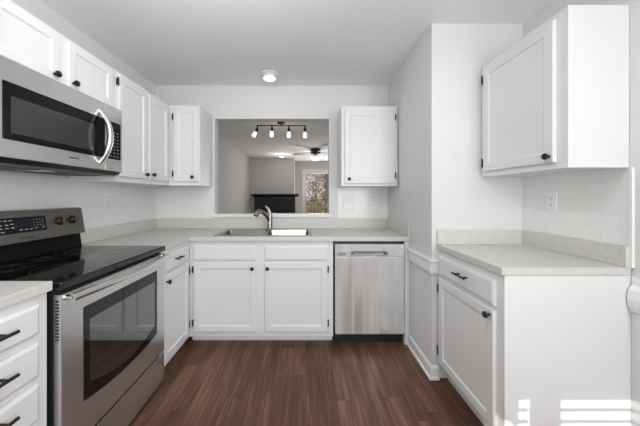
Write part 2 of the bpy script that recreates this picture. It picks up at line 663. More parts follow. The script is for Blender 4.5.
# tiled splash areas
struct('trim_4', box(nb(), XL, XL + 0.006, 0.2, YB, 0.90, 1.372), 'tile_y', label='white subway tile on the left wall above the counter', cat='tile')
bm = box(nb(), XL + 0.006, -0.985, YB - 0.006, YB, 1.0, 1.36)
struct('trim_5', bm, 'tile_x', label='white subway tile on the back wall left of the pass-through', cat='tile')
bm = box(nb(), 0.352, 0.889, YB - 0.006, YB, 1.0, 1.36)
struct('trim_6', bm, 'tile_x', label='white subway tile on the back wall right of the pass-through', cat='tile')
bm = box(nb(), XRR - 0.006, XRR, 1.205, YC, 1.0, 1.385)
struct('trim_7', bm, 'tile_y', label='white subway tile above the right-hand counter', cat='tile')
struct('trim_8', prism(nb(), [(XRR, 1.192), (XRR - 0.010, 1.194), (XRR - 0.010, 1.205), (XRR, 1.205)], 'z', 0.925, 1.385), 'trim',
       label='white edge strip closing the tile at the right', cat='trim')

# rear windows (behind the camera) with slatted blinds that stripe the sun
for n, (x0, x1) in enumerate(((NX[0], NX[1]), (NX[2], NX[3]))):
    z0, z1 = WT - 0.5, WT
    w = thing('window_%d' % (n + 1), '%s white framed window in the wall behind the viewer' % ('narrow', 'wide')[n], 'window', (0, YREAR - 0.05, z0))
    w['kind'] = 'structure'
    bm = cells(nb(), [x0, x0 + 0.002, x1 - 0.002, x1], [z0, z0 + 0.01, z1 - 0.002, z1],
               lambda i, j: not (i == 1 and j == 1), -0.03, 0.03, 'xz')
    obj('window_frame', bm, 'trim', w)
    obj('window_glass', box(nb(), x0 + 0.002, x1 - 0.002, -0.004, 0.004, z0 + 0.01, z1 - 0.002), 'glass', w)
    b = nb()
    z = z1 - 0.0355
    while z > z0 + 0.02:
        box(b, x0 + 0.001, x1 - 0.001, YREAR + 0.012, YREAR + 0.014, z - 0.0085, z + 0.0085)
        z -= 0.0536
    tag(obj('window_blind', b, 'blind'), 'white slatted blind on the %s window behind the viewer' % ('narrow', 'wide')[n], 'blind', kind='stuff')

# ------------------------------------------------------------------ cabinet parts


def knob(door, x, z, y):
    bm = lathe(nb(), [(0.0075, 0), (0.0075, 0.003), (0.0055, 0.006), (0.006, 0.013), (0.0145, 0.017), (0.0165, 0.022), (0.0145, 0.028),
                      (0.008, 0.031), (0, 0.0315)], (x, y, z), (0, -1, 0), 20)
    return obj('knob', bm, 'bronze', door, smooth=True)


def pull(drawer, x, z, y, L=0.10):
    bm = tube(nb(), [(x - L / 2, y - 0.030, z), (x + L / 2, y - 0.030, z)], 0.0058, 12)
    for s in (-1, 1):
        tube(bm, [(x + s * L * 0.32, y, z), (x + s * L * 0.32, y - 0.030, z)], 0.005, 10)
    return obj('handle', bm, 'bronze', drawer, smooth=True)


def hinge(door, x, z):
    bm = tube(nb(), [(x, -0.0165, z - 0.026), (x, -0.0165, z + 0.026)], 0.0052, 10)
    box(bm, x - 0.002, x + 0.002, -0.014, 0.0, z - 0.022, z + 0.022)
    for s in (-1, 1):
        lathe(bm, [(0.003, 0), (0.004, 0.003), (0, 0.006)], (x, -0.0165, z + s * 0.026), (0, 0, s), 8)
    return obj('hinge', bm, 'bronze', door, smooth=True)


T = 0.019


def door(root, x0, x1, z0, z1, kn=None, hinges=None, fw=0.052):
    bm = loops(nb(), x0, x1, z0, z1, [(0, -0.0006), (0, -T + 0.005), (0.0025, -T + 0.0015), (0.006, -T), (fw - 0.004, -T),
                                      (fw, -T + 0.0015), (fw + 0.004, -T + 0.0075), (fw + 0.010, -T + 0.0085)])
    d = obj('door', bm, 'paint', root)
    if kn:
        knob(d, kn[0], kn[1], -T)
    for hx, hz in hinges or []:
        hinge(d, hx, hz)
    return d


def drawer(root, x0, x1, z0, z1, pl=None, name='drawer', L=0.10):
    bm = loops(nb(), x0, x1, z0, z1, [(0, -0.0006), (0, -T + 0.007), (0.003, -T + 0.004), (0.012, -T), (0.02, -T)])
    d = obj(name, bm, 'paint', root)
    if pl:
        pull(d, pl[0], pl[1], -T, L)
    return d


def cab_body(root, w, depth, z0, z1, kick=None, m='paint'):
    obj('body', box(nb(), 0, w, 0, depth, z0, z1), m, root, bevel=0.0015)
    if kick:
        obj('toe_kick', box(nb(), 0.002, w - 0.002, kick, kick + 0.015, 0.0, z0 - 0.0005), m, root)


GB, GW = 'white base cabinets', 'white wall cabinets'
CT = 0.911                                   # worktop height of the L-shaped run
R90 = PI / 2

# --- sink base cabinet
FX, FY = -0.981, 2.228
r = thing('base_cabinet', 'wide white base cabinet with two doors under the sink', 'cabinet', (FX, FY, 0), 0, GB)
bm = nb()
box(bm, 0, 1.219, 0, 0.019, 0.058, 0.8745)
box(bm, 0, 0.018, 0.019, 0.575, 0.058, 0.8745)
box(bm, 1.201, 1.219, 0.019, 0.575, 0.058, 0.8745)
box(bm, 0.018, 1.201, 0.019, 0.575, 0.058, 0.076)
box(bm, 0.018, 1.201, 0.569, 0.575, 0.076, 0.70)
obj('body', bm, 'paint', r)
obj('toe_kick', box(nb(), 0.002, 1.217, 0.05, 0.065, 0.0, 0.0575), 'paint', r)
lx = lambda x: x - FX
drawer(r, lx(-0.9465), lx(-0.415), 0.708, 0.832, name='drawer_front')
drawer(r, lx(-0.343), lx(0.188), 0.708, 0.832, name='drawer_front')
door(r, lx(-0.942), lx(-0.411), 0.104, 0.690, (lx(-0.443), 0.643), [(lx(-0.949), 0.632), (lx(-0.949), 0.180)])
door(r, lx(-0.343), lx(0.190), 0.104, 0.690, (lx(-0.314), 0.643), [(lx(0.197), 0.632), (lx(0.197), 0.180)])

# --- corner base cabinet beside the range
r = thing('base_cabinet', 'narrow white base cabinet with one drawer between range and corner', 'cabinet', (-0.981, 1.778, 0), R90, GB)
cab_body(r, 0.448, 0.60, 0.062, 0.8745, 0.05)
drawer(r, 0.018, 0.400, 0.722, 0.842, (0.195, 0.790))
door(r, 0.018, 0.400, 0.100, 0.700, (0.048, 0.655), [(0.408, 0.632), (0.408, 0.180)])

# --- near left drawer base
r = thing('drawer_cabinet', 'white four-drawer base cabinet at the left edge, in front of the range', 'cabinet', (-0.981, 0.55, 0), R90, GB)
cab_body(r, 0.446, 0.60, 0.10, 0.893, 0.06)
for z0, z1, pz in ((0.752, 0.862, 0.813), (0.598, 0.724, 0.672), (0.44, 0.574, 0.531), (0.125, 0.412, 0.30)):
    drawer(r, 0.02, 0.405, z0, z1, (0.225, pz), L=0.155)

# --- right-hand base cabinet
RXF = 0.917
r = thing('base_cabinet', 'white base cabinet with one drawer and door on the right, under its own counter', 'cabinet', (RXF, YC - 0.003, 0), -R90, GB)
ry = lambda y: (YC - 0.003) - y
w = ry(1.2075)
cab_body(r, w - 0.0005, 0.575, 0.105, 0.888, 0.06)
obj('side_panel', box(nb(), w, w + 0.004, 0.0, XRR - RXF - 0.002, 0.0, 0.888), 'paint', r)
drawer(r, ry(1.767), ry(1.250), 0.728, 0.852, (ry(1.49), 0.800), L=0.115)
door(r, ry(1.767), ry(1.250), 0.130, 0.706, (ry(1.275), 0.677), [(ry(1.775), 0.63), (ry(1.775), 0.21)])

# --- wall cabinets
UX = -1.285
r = thing('wall_cabinet', 'low white wall cabinet with two doors above the microwave', 'cabinet', (UX, 1.02, 1.828), R90, GW)
cab_body(r, 0.758, 0.318, 1.828, 2.108)
door(r, 0.030, 0.338, 1.838, 2.088, (0.303, 1.870), fw=0.045)
door(r, 0.385, 0.7126, 1.838, 2.088, (0.411, 1.8685), fw=0.045)
r = thing('wall_cabinet', 'tall white wall cabinet with two doors right of the microwave', 'cabinet', (UX, 1.779, 1.352), R90, GW)
cab_body(r, 0.702, 0.318, 1.352, 2.112)
door(r, 0.012, 0.333, 1.388, 2.088, (0.300, 1.424), [(0.004, 2.035), (0.004, 1.45)])
door(r, 0.362, 0.664, 1.388, 2.088, (0.392, 1.429))
r = thing('wall_cabinet', 'narrow white one-door wall cabinet in the corner left of the pass-through', 'cabinet', (UX, 2.481, 1.352), 0, GW)
cab_body(r, 0.291, 0.326, 1.352, 2.112)
door(r, 0.046, 0.278, 1.388, 2.088, (0.232, 1.431), [(0.038, 2.00), (0.038, 1.463)])
r = thing('wall_cabinet', 'white one-door wall cabinet right of the pass-through, above the dishwasher', 'cabinet', (0.345, 2.481, 1.348), 0, GW)
cab_body(r, 0.531, 0.326, 1.348, 2.106)
door(r, 0.027, 0.502, 1.369, 2.066, (0.0685, 1.413), [(0.509, 1.995), (0.509, 1.447)])
r = thing('wall_cabinet', 'white one-door wall cabinet on the right wall above the right-hand counter', 'cabinet', (1.216, YC - 0.003, 1.385), -R90, GW)
w = ry(1.210)
cab_body(r, w, XRR - 1.216 - 0.002, 1.385, 2.137)
door(r, ry(1.765), ry(1.2635), 1.417, 2.105, (ry(1.284), 1.447), [(ry(1.774), 2.035), (ry(1.774), 1.475)])

# ------------------------------------------------------------------ worktops
SX0, SX1, SY0, SY1 = -0.775, 0.045, 2.265, 2.715
r = thing('countertop', 'pale L-shaped stone countertop with low backsplash around the sink', 'countertop', (XL, YB, CT - 0.036))
ox, oy = XL, YB
us = [XL + 0.0065, -0.966, SX0, SX1, 0.879]
vs = [1.778, 2.19, SY0, SY1, YB - 0.0065]
bm = cells(nb(), [u - ox for u in us], [v - oy for v in vs],
           lambda i, j: (j > 0 or i == 0) and not (i == 2 and j == 2), CT - 0.036, CT, 'xy')
slab = obj('slab', bm, 'counter', r, bevel=0.003)
bm = box(nb(), 0.0065, 0.0245, 1.778 - oy, -0.0065, CT + 0.0003, CT + 0.101)
obj('backsplash', bm, 'counter', r, bevel=0.002)
bm = box(nb(), 0.0248, 0.872 - ox, -0.0245, -0.0065, CT + 0.0003, CT + 0.101)
obj('backsplash', bm, 'counter', r, bevel=0.002)
bm = box(nb(), 0.861 - ox, 0.879 - ox, 2.192 - oy, -0.025, CT + 0.0003, CT + 0.101)
obj('backsplash', bm, 'counter', r, bevel=0.002)

tag(obj('countertop', box(nb(), XL + 0.0065, -0.962, 0.545, 1.000, 0.894, 0.930), 'counter', bevel=0.003),
    'short pale countertop over the drawers at the left edge', 'countertop')

r = thing('countertop', 'pale stone countertop with low backsplash on the right-hand cabinet', 'countertop', (XRR, YC, 0.889))
obj('slab', box(nb(), 0.902 - XRR, -0.0065, 1.200 - YC, -0.001, 0.889, 0.925), 'counter', r, bevel=0.003)
obj('backsplash', box(nb(), 0.905 - XRR, -0.0065, -0.019, -0.001, 0.9253, 1.021), 'counter', r, bevel=0.002)
obj('backsplash', box(nb(), -0.0245, -0.0065, 1.204 - YC, -0.0195, 0.9253, 1.021), 'counter', r, bevel=0.002)

# ------------------------------------------------------------------ sink and faucet
r = thing('sink', 'double-bowl stainless steel sink set into the L-shaped countertop', 'sink', (-0.365, 2.490, CT))
X0, X1, Y0, Y1 = -0.428, 0.428, -0.240, 0.235


def rrect(x0, x1, y0, y1, rad, n=5):
    out = []
    for cx, cy, a in ((x1 - rad, y1 - rad, 0), (x0 + rad, y1 - rad, 90), (x0 + rad, y0 + rad, 180), (x1 - rad, y0 + rad, 270)):
        for k in range(n + 1):
            t = math.radians(a + 90 * k / n)
            out.append((cx + rad * math.cos(t), cy + rad * math.sin(t)))
    return out


bx = [(-0.398, -0.012), (0.012, 0.398)]
BY0, BY1 = -0.213, 0.145
bm = cells(nb(), [X0, -0.398, -0.012, 0.012, 0.398, X1], [Y0, BY0, BY1, Y1], lambda i, j: not (i in (1, 3) and j == 1), CT + 0.0005, CT + 0.004, 'xy')
obj('rim', bm, 'sink', r, bevel=0.0015)
for x0, x1 in bx:
    bm = nb()
    prof = [(0, 0.004, 0.006), (0.003, 0.0, 0.02), (0.008, -0.15, 0.04), (0.03, -0.175, 0.05), (0.10, -0.18, 0.03)]
    rings = []
    for ins, dz, rad in prof:
        rings.append([bm.verts.new((x, y, CT + dz)) for x, y in rrect(x0 + ins, x1 - ins, BY0 + ins, BY1 - ins, rad)])
    for a, b in zip(rings, rings[1:]):
        n = len(a)
        for i in range(n):
            bm.faces.new([a[i], a[(i + 1) % n], b[(i + 1) % n], b[i]])
    bm.faces.new(rings[-1])
    bowl = obj('bowl', bm, 'sink', r, smooth=True)
    bm = lathe(nb(), [(0.045, 0), (0.045, 0.003), (0.03, 0.004), (0.026, 0.001), (0, 0.001)], ((x0 + x1) / 2, -0.03, CT - 0.18), (0, 0, 1), 24)
    obj('drain', bm, 'chrome', bowl, smooth=True)

r = thing('faucet', 'brushed nickel single-lever faucet standing behind the sink', 'faucet', (-0.36, 2.68, CT + 0.004))
z = CT + 0.004
obj('base_plate', lathe(nb(), [(0.030, 0), (0.030, 0.006), (0.024, 0.012), (0.021, 0.016)], (0, 0, z), (0, 0, 1), 24), 'nickel', r, smooth=True)
obj('body', tube(nb(), [(0, 0, z + 0.010), (0, 0, z + 0.06), (0.003, 0, z + 0.12), (0.004, 0, z + 0.155), (0.001, 0.0, z + 0.175)],
                 [0.027, 0.025, 0.0235, 0.021, 0.012], 18), 'nickel', r, smooth=True)
obj('spout', tube(nb(), [(-0.004, -0.004, z + 0.085), (-0.022, -0.030, z + 0.127), (-0.045, -0.065, z + 0.162), (-0.066, -0.105, z + 0.183),
                         (-0.086, -0.14, z + 0.188), (-0.102, -0.170, z + 0.176), (-0.110, -0.185, z + 0.150)],
                  [0.018, 0.019, 0.0195, 0.021, 0.024, 0.026, 0.023], 16), 'nickel', r, smooth=True)
obj('lever', tube(nb(), [(0.002, 0, z + 0.160), (-0.010, 0.004, z + 0.195), (-0.030, 0.008, z + 0.222), (-0.048, 0.010, z + 0.236)],
                  [0.017, 0.015, 0.011, 0.009], 12), 'nickel', r, smooth=True)

# ------------------------------------------------------------------ dishwasher
r = thing('dishwasher', 'stainless steel dishwasher between sink cabinet and right wall', 'dishwasher', (0.244, 2.190, 0))
DW = 0.592
obj('body', box(nb(), 0.0, DW, 0.035, 0.60, 0.095, 0.868), 'black', r)
obj('toe_panel', box(nb(), -0.002, DW, 0.062, 0.09, 0.0, 0.094), 'black', r)
dr = obj('door', box(nb(), 0.008, DW - 0.006, 0.0, 0.034, 0.097, 0.745), 'steel_light', r, bevel=0.004)
cp = cells(nb(), [0.008, 0.142, 0.446, DW - 0.006], [0.7475, 0.755, 0.790, 0.849], lambda i, j: not (i == 1 and j == 1), 0.0, 0.034, 'xz')
cp = obj('control_panel', cp, 'steel_light', r, bevel=0.002)
bm = nb()
prism(bm, [(0.0335, 0.7555), (0.004, 0.7555), (0.010, 0.764), (0.030, 0.7895), (0.0335, 0.7895)], 'x', 0.1425, 0.4455)
obj('handle', bm, 'steel', cp, bevel=0.001, label='recessed grip strip')
bm = nb()
for sx in (0.1428, 0.4265):
    box(bm, sx, sx + 0.0185, 0.0015, 0.012, 0.757, 0.789)
box(bm, 0.1625, 0.4255, 0.0015, 0.005, 0.7555, 0.7605)
obj('grip_end', bm, 'dark_grey', cp)
bm = nb()
for k in range(2):
    box(bm, 0.028, 0.102, -0.0012, 0.002, 0.758 + k * 0.013, 0.765 + k * 0.013)
obj('vent', bm, 'dark_grey', cp)
for k, (x, wd) in enumerate(((0.372, 0.012), (0.405, 0.03), (0.452, 0.012), (0.482, 0.012), (0.512, 0.018), (0.552, 0.012))):
    obj('button', box(nb(), x, x + wd, -0.0006, 0.001, 0.8115, 0.8155), 'grey', cp)
lettering('logo', 'SAMSUNG', cp, 'grey', (0.055, -0.0006, 0.829), 0.014, Euler((PI / 2, 0, 0)))

# filler panel right of the dishwasher
tag(obj('end_panel', box(nb(), 0.840, 0.8785, 2.206, YB - 0.004, 0.0, CT - 0.037), 'paint', bevel=0.0015),
    'narrow white end panel between dishwasher and wall', 'panel')

# ------------------------------------------------------------------ range
GXF, GY0, GW_ = -0.945, 1.015, 0.752
r = thing('range', 'freestanding stainless electric range with black glass cooktop', 'range', (GXF, GY0, 0), R90)
obj('body', box(nb(), 0.001, GW_ - 0.001, 0.036, 0.635, 0.02, 0.883), 'black', r, bevel=0.002)
ck = obj('cooktop', box(nb(), -0.003, GW_ + 0.003, -0.004, 0.60, 0.8845, 0.919), 'black_glass', r, bevel=0.006, seg=3)
for bx_, by_, br_ in ((0.20, 0.17, 0.115), (0.20, 0.42, 0.08), (0.56, 0.17, 0.08), (0.56, 0.42, 0.10), (0.38, 0.44, 0.05)):
    bm = nb()
    for rr in (br_, br_ * 0.62):
        lathe(bm, [(rr - 0.0015, 0.0), (rr - 0.0015, 0.0004), (rr, 0.0004), (rr, 0.0)], (bx_, by_, 0.919), (0, 0, 1), 40)
    # remove the lathe's cap discs so that only the printed rings are left
    bmesh.ops.delete(bm, geom=[f for f in bm.faces if len(f.verts) > 6], context='FACES')
    obj('burner_ring', bm, 'ring_print', ck)
dr = obj('oven_door', box(nb(), 0.003, GW_ - 0.003, 0.0, 0.035, 0.219, 0.868), 'steel', r, bevel=0.004)


def bowed(x0, x1, z0, z1, bow, y0, y1, n=16):
    pts = [(x0, z1)]
    for k in range(n + 1):
        t = k / n
        pts.append((x0 + (x1 - x0) * t, z0 - bow * (1 - (2 * t - 1) ** 2)))
    pts.append((x1, z1))
    return prism(nb(), pts, 'y', y0, y1)


gl = obj('door_glass', bowed(0.104, 0.655, 0.378, 0.778, 0.028, -0.0025, 0.0), 'black_glass', dr)
wg = obj('oven_window', bowed(0.132, 0.626, 0.445, 0.716, 0.060, -0.0032, -0.0026), 'oven_window', dr)
hp = []
for k in range(21):
    t = k / 20
    hp.append((0.016 + (GW_ - 0.032) * t, -0.030 - 0.022 * (1 - (2 * t - 1) ** 2), 0.853))
bm = tube(nb(), hp, 0.0155, 14)
for x in (0.022, GW_ - 0.022):
    tube(bm, [(x, 0.001, 0.853), (x, -0.032, 0.853)], 0.011, 12)
obj('handle', bm, 'chrome', dr, smooth=True)
bm = nb()
for k in range(13):
    box(bm, 0.0008, 0.0032, 0.012, 0.024, 0.690 + k * 0.0125, 0.6955 + k * 0.0125)
obj('side_vent', bm, 'black', dr)
bm = nb()
for k in range(9):
    box(bm, 0.285 + k * 0.021, 0.299 + k * 0.021, 0.010, 0.018, 0.8675, 0.8690)
obj('top_vent', bm, 'black', dr)
obj('storage_drawer', box(nb(), 0.003, GW_ - 0.003, 0.003, 0.009, 0.022, 0.2065), 'steel', r, bevel=0.001)
obj('riser', prism(nb(), [(0.556, 0.9195), (0.570, 1.0095), (0.635, 1.0095), (0.635, 0.9195)], 'x', 0.002, GW_ - 0.002), 'black_enamel', r, bevel=0.003)
bz0, bz1 = 1.010, 1.174
yb = lambda zz: 0.535 + (zz - bz0) / (bz1 - bz0) * 0.027
bgd = obj('backguard', prism(nb(), [(yb(bz0), bz0), (yb(bz1), bz1), (0.60, bz1 + 0.004), (0.635, bz1 - 0.004), (0.635, bz0)], 'x', 0.0, GW_), 'steel_warm', r, bevel=0.003)


def onface(x, zz, off):
    return (x, yb(zz) - off, zz)


def face_patch(bm, x0, x1, z0, z1, o0=-0.001, o1=0.0015):
    vs = [bm.verts.new(onface(x, zz, o)) for o in (o0, o1) for (x, zz) in ((x0, z0), (x1, z0), (x1, z1), (x0, z1))]
    for f in ((0, 1, 2, 3), (7, 6, 5, 4), (0, 4, 5, 1), (1, 5, 6, 2), (2, 6, 7, 3), (3, 7, 4, 0)):
        bm.faces.new([vs[i] for i in f])
    return bm


cpan = obj('control_panel', face_patch(nb(), 0.250, 0.497, 1.060, 1.141), 'black_glass', bgd)
obj('display', face_patch(nb(), 0.334, 0.420, 1.086, 1.132, 0.001, 0.0019), 'display', bgd)
for k, (x, zz) in enumerate([(0.262, 1.125), (0.285, 1.125), (0.308, 1.125), (0.262, 1.104), (0.289, 1.104), (0.313, 1.107), (0.262, 1.088),
                             (0.289, 1.088), (0.315, 1.088), (0.268, 1.070), (0.352, 1.073), (0.378, 1.073), (0.403, 1.073),
                             (0.430, 1.076), (0.470, 1.076)]):
    obj('button', face_patch(nb(), x, x + 0.015, zz, zz + 0.005, 0.001, 0.0019), 'light_print', bgd)
for i in range(4):
    for j in range(3):
        obj('button', face_patch(nb(), 0.428 + i * 0.016, 0.432 + i * 0.016, 1.090 + j * 0.015, 1.096 + j * 0.015, 0.001, 0.0019), 'light_print', bgd)
fn = Vector((0, -(bz1 - bz0), 0.027)).normalized()
for kx in (0.079, 0.167, 0.583, 0.671):
    o = Vector(onface(kx, 1.103, 0.0))
    bm = lathe(nb(), [(0.025, 0), (0.026, 0.003), (0.025, 0.009), (0.022, 0.012), (0.020, 0.022), (0.018, 0.024), (0, 0.024)], o, fn, 24)
    kb = obj('control_knob', bm, 'black', bgd, smooth=True)
    bm = nb()
    p = o + fn * 0.0235
    box(bm, p.x - 0.0045, p.x + 0.0045, p.y - 0.006, p.y + 0.002, p.z - 0.019, p.z + 0.019)
    obj('grip', bm, 'dark_grey', kb, bevel=0.001)
    bm = nb()
    for k in range(9):
        a = math.radians(-130 + k * 32.5)
        xx, zz = kx + 0.036 * math.sin(a), 1.103 + 0.036 * math.cos(a)
        face_patch(bm, xx - 0.0015, xx + 0.0015, zz - 0.0015, zz + 0.0015, -0.001, 0.0006)
    obj('dial_marks', bm, 'grey', bgd)
tilt = math.atan2(0.027, bz1 - bz0)
lettering('logo', 'SAMSUNG', bgd, 'black', onface(0.382, 1.030, 0.0004), 0.0155, Euler((PI / 2 - tilt, 0, 0)))

# ------------------------------------------------------------------ microwave
r = thing('microwave', 'stainless over-the-range microwave mounted under the low wall cabinet', 'microwave', (-1.22, 0.992, 1.386), R90)
MW = 0.756
obj('body', box(nb(), 0.002, MW - 0.002, 0.0405, 0.378, 1.386, 1.825), 'dark_grey', r, bevel=0.002)
dr = obj('door', box(nb(), 0.0, 0.6085, 0.0, 0.031, 1.412, 1.821), 'steel', r, bevel=0.003)
col = obj('control_column', box(nb(), 0.6105, MW, 0.0, 0.031, 1.412, 1.821), 'steel', r, bevel=0.003)
obj('door_glass', loops(nb(), 0.064, 0.603, 1.486, 1.724, [(0, 0.0), (0, -0.002), (0.002, -0.0028)]), 'mw_glass', dr)
obj('door_window', loops(nb(), 0.092, 0.520, 1.515, 1.668, [(0, -0.0027), (0, -0.0034), (0.001, -0.0036)]), 'mw_window', dr)
hp = []
for k in range(19):
    t = k / 18
    hp.append((0.572, 0.0 - 0.058 * math.sin(PI * t) ** 0.75, 1.452 + 0.312 * t))
obj('handle', tube(nb(), hp, [0.0125 + 0.0035 * math.sin(PI * k / 18) for k in range(19)], 14, 1.1), 'chrome', dr, smooth=True)
obj('control_glass', loops(nb(), 0.630, 0.738, 1.487, 1.722, [(0, 0.0), (0, -0.002), (0.002, -0.0028)]), 'mw_glass', col)
obj('display', box(nb(), 0.640, 0.728, -0.0034, -0.0027, 1.684, 1.710), 'display', col)
for i in range(3):
    for j in range(8):
        obj('button', box(nb(), 0.645 + i * 0.029, 0.659 + i * 0.029, -0.0033, -0.0027, 1.503 + j * 0.0215, 1.5085 + j * 0.0215), 'grey', col)
lettering('logo', 'SAMSUNG', dr, 'black', (0.393, -0.0008, 1.4545), 0.0135, Euler((PI / 2, 0, 0)))
obj('chin', prism(nb(), [(0.006, 1.411), (0.030, 1.392), (0.040, 1.392), (0.040, 1.3995), (0.031, 1.3995), (0.031, 1.411)], 'x', 0.002, MW - 0.002), 'black', r)
for x0 in (0.06, 0.43):
    bm = nb()
    box(bm, x0, x0 + 0.26, 0.10, 0.29, 1.3825, 1.3862)
    for k in range(10):
        box(bm, x0 + 0.01, x0 + 0.25, 0.112 + k * 0.0175, 0.119 + k * 0.0175, 1.381, 1.383)
    obj('grease_filter', bm, 'dark_grey', r)
obj('lamp_cover', box(nb(), 0.338, 0.412, 0.12, 0.20, 1.3835, 1.3862), 'plate', r)

# ------------------------------------------------------------------ outlets


def outlet(loc, rot, label, gangs=1):
    q = thing('wall_outlet', label, 'outlet', loc, rot, 'white wall outlets')
    hw = 0.035 + 0.023 * (gangs - 1)
    z = loc[2]
    obj('plate', loops(nb(), -hw, hw, z - 0.058, z + 0.058, [(0, 0.0), (0, -0.003), (0.003, -0.0055), (0.006, -0.006)]), 'plate', q)
    for g in range(gangs):
        cx = (g - (gangs - 1) / 2) * 0.046
        if gangs == 1:
            for s in (-1, 1):
                rc = obj('receptacle', box(nb(), cx - 0.016, cx + 0.016, -0.0075, -0.0058, z + s * 0.020 - 0.014, z + s * 0.020 + 0.014), 'plate', q, bevel=0.004)
                bm = nb()
                for dx in (-0.006, 0.006):
                    box(bm, cx + dx - 0.0012, cx + dx + 0.0012, -0.0079, -0.0070, z + s * 0.020 - 0.002, z + s * 0.020 + 0.008)
                lathe(bm, [(0.0025, 0), (0.0025, 0.0009), (0, 0.0009)], (cx, -0.007, z + s * 0.020 - 0.008), (0, -1, 0), 10)
                obj('slot', bm, 'slot', rc)
        else:
            obj('switch', prism(nb(), [(-0.0058, z - 0.032), (-0.010, z - 0.032), (-0.0072, z + 0.032), (-0.0058, z + 0.032)], 'x', cx - 0.0165, cx + 0.0165), 'plate', q)
    return q


outlet((XL + 0.0062, 2.128, 1.222), R90, 'white outlet on the left wall tile between range and corner')
outlet((-1.262, YB - 0.0062, 1.188), 0, 'white outlet on the back wall left of the pass-through')
sw = outlet((0.467, YB - 0.0062, 1.170), 0, 'white double switch plate on the back wall right of the pass-through', 2)
sw.name = 'switch_plate'
sw['category'] = 'switch'
outlet((0.742, YB - 0.0062, 1.180), 0, 'white outlet on the back wall nearest the right corner')
outlet((XRR - 0.0062, 1.585, 1.218), -R90, 'white outlet on the tile above the right-hand counter')

# ------------------------------------------------------------------ kitchen ceiling lamp
r = thing('ceiling_light', 'small round lit ceiling lamp on the kitchen ceiling near the back wall', 'lamp', (-0.345, 2.55, 2.395))
obj('trim_ring', lathe(nb(), [(0.085, 0.0), (0.086, -0.004), (0.078, -0.012), (0.064, -0.014)], (0, 0, H - 0.0003), (0, 0, 1), 40), 'trim', r, smooth=True)
obj('housing', lathe(nb(), [(0.060, 0.0), (0.060, -0.026), (0.057, -0.028)], (0, 0, H - 0.0145), (0, 0, 1), 40), 'trim', r, smooth=True)
obj('diffuser', lathe(nb(), [(0.0565, 0.0), (0.054, -0.005), (0.035, -0.0085), (0, -0.010)], (0, 0, H - 0.0427), (0, 0, 1), 40), 'lamp', r, smooth=True)

# ------------------------------------------------------------------ living room beyond the pass-through
r = thing('track_light', 'dark track light with four glowing glass heads, seen through the pass-through', 'lamp', (-0.385, 4.23, 2.25))
obj('canopy', lathe(nb(), [(0.068, 0), (0.068, -0.012), (0.055, -0.022), (0, -0.022)], (0, 0, H - 0.0003), (0, 0, 1), 28), 'bronze', r, smooth=True)
bm = tube(nb(), [(0, 0, H - 0.02), (0, 0, 2.392)], 0.012, 12)
tube(bm, [(-0.39, 0, 2.392), (0.39, 0, 2.392)], 0.0085, 10)
obj('rail', bm, 'bronze', r, smooth=True)
for x, tx, ty in ((-0.382, -0.05, -0.02), (-0.148, 0.0, -0.05), (0.126, 0.0, -0.02), (0.386, 0.0, 0.0)):
    hd = obj('lamp_head', tube(nb(), [(x, 0, 2.394), (x, 0, 2.345), (x, 0, 2.343), (x + tx * 0.2, ty * 0.2, 2.318), (x + tx * 0.55, ty * 0.55, 2.275)],
                               [0.012, 0.012, 0.021, 0.023, 0.022], 14), 'bronze', r, smooth=True)
    d = Vector((tx, ty, -0.10)).normalized()
    bm = lathe(nb(), [(0.022, 0), (0.030, 0.008), (0.034, 0.088), (0.029, 0.095), (0, 0.095)], (x + tx * 0.5, ty * 0.5, 2.287), d, 18)
    obj('lamp_shade', bm, 'shade_glass', hd, smooth=True)

bulb('track_lamp_light', (-0.385, 4.23, 2.08), 1.5, 0.12, (1.0, 0.94, 0.85))
r = thing('ceiling_fan', 'ceiling fan with dark motor and glowing bowl light, seen through the pass-through', 'fan', (0.262, 6.6, 2.14))
obj('motor', lathe(nb(), [(0.115, 0), (0.130, -0.02), (0.130, -0.10), (0.11, -0.125), (0, -0.125)], (0, 0, H - 0.0003), (0, 0, 1), 32), 'black', r, smooth=True)
obj('fitter', lathe(nb(), [(0.05, 0), (0.05, -0.035), (0.10, -0.05), (0.10, -0.06)], (0, 0, H - 0.126), (0, 0, 1), 28), 'nickel', r, smooth=True)
obj('light_bowl', lathe(nb(), [(0.138, 0), (0.135, -0.03), (0.11, -0.075), (0.06, -0.105), (0, -0.115)], (0, 0, H - 0.187), (0, 0, 1), 32), 'shade_glass', r, smooth=True)
for k in range(5):
    a = math.radians(8 + 72 * k)
    ca, sa = math.cos(a), math.sin(a)
    bm = nb()
    outl = [(0.13, -0.03), (0.20, -0.035), (0.24, -0.062), (0.60, -0.070), (0.64, -0.05), (0.65, 0), (0.64, 0.05), (0.60, 0.070), (0.24, 0.062), (0.20, 0.035), (0.13, 0.03)]
    tw = math.radians(11)
    A, B = [], []
    for (u, v) in outl:
        x, y = u * ca - v * sa * math.cos(tw), u * sa + v * ca * math.cos(tw)
        zz = 2.345 + v * math.sin(tw)
        A.append(bm.verts.new((x, y, zz)))
        B.append(bm.verts.new((x, y, zz + 0.007)))
    bm.faces.new(A[::-1])
    bm.faces.new(B)
    for i in range(len(A)):
        j = (i + 1) % len(A)
        bm.faces.new([A[i], A[j], B[j], B[i]])
    obj('blade', bm, 'fan_blade', r)

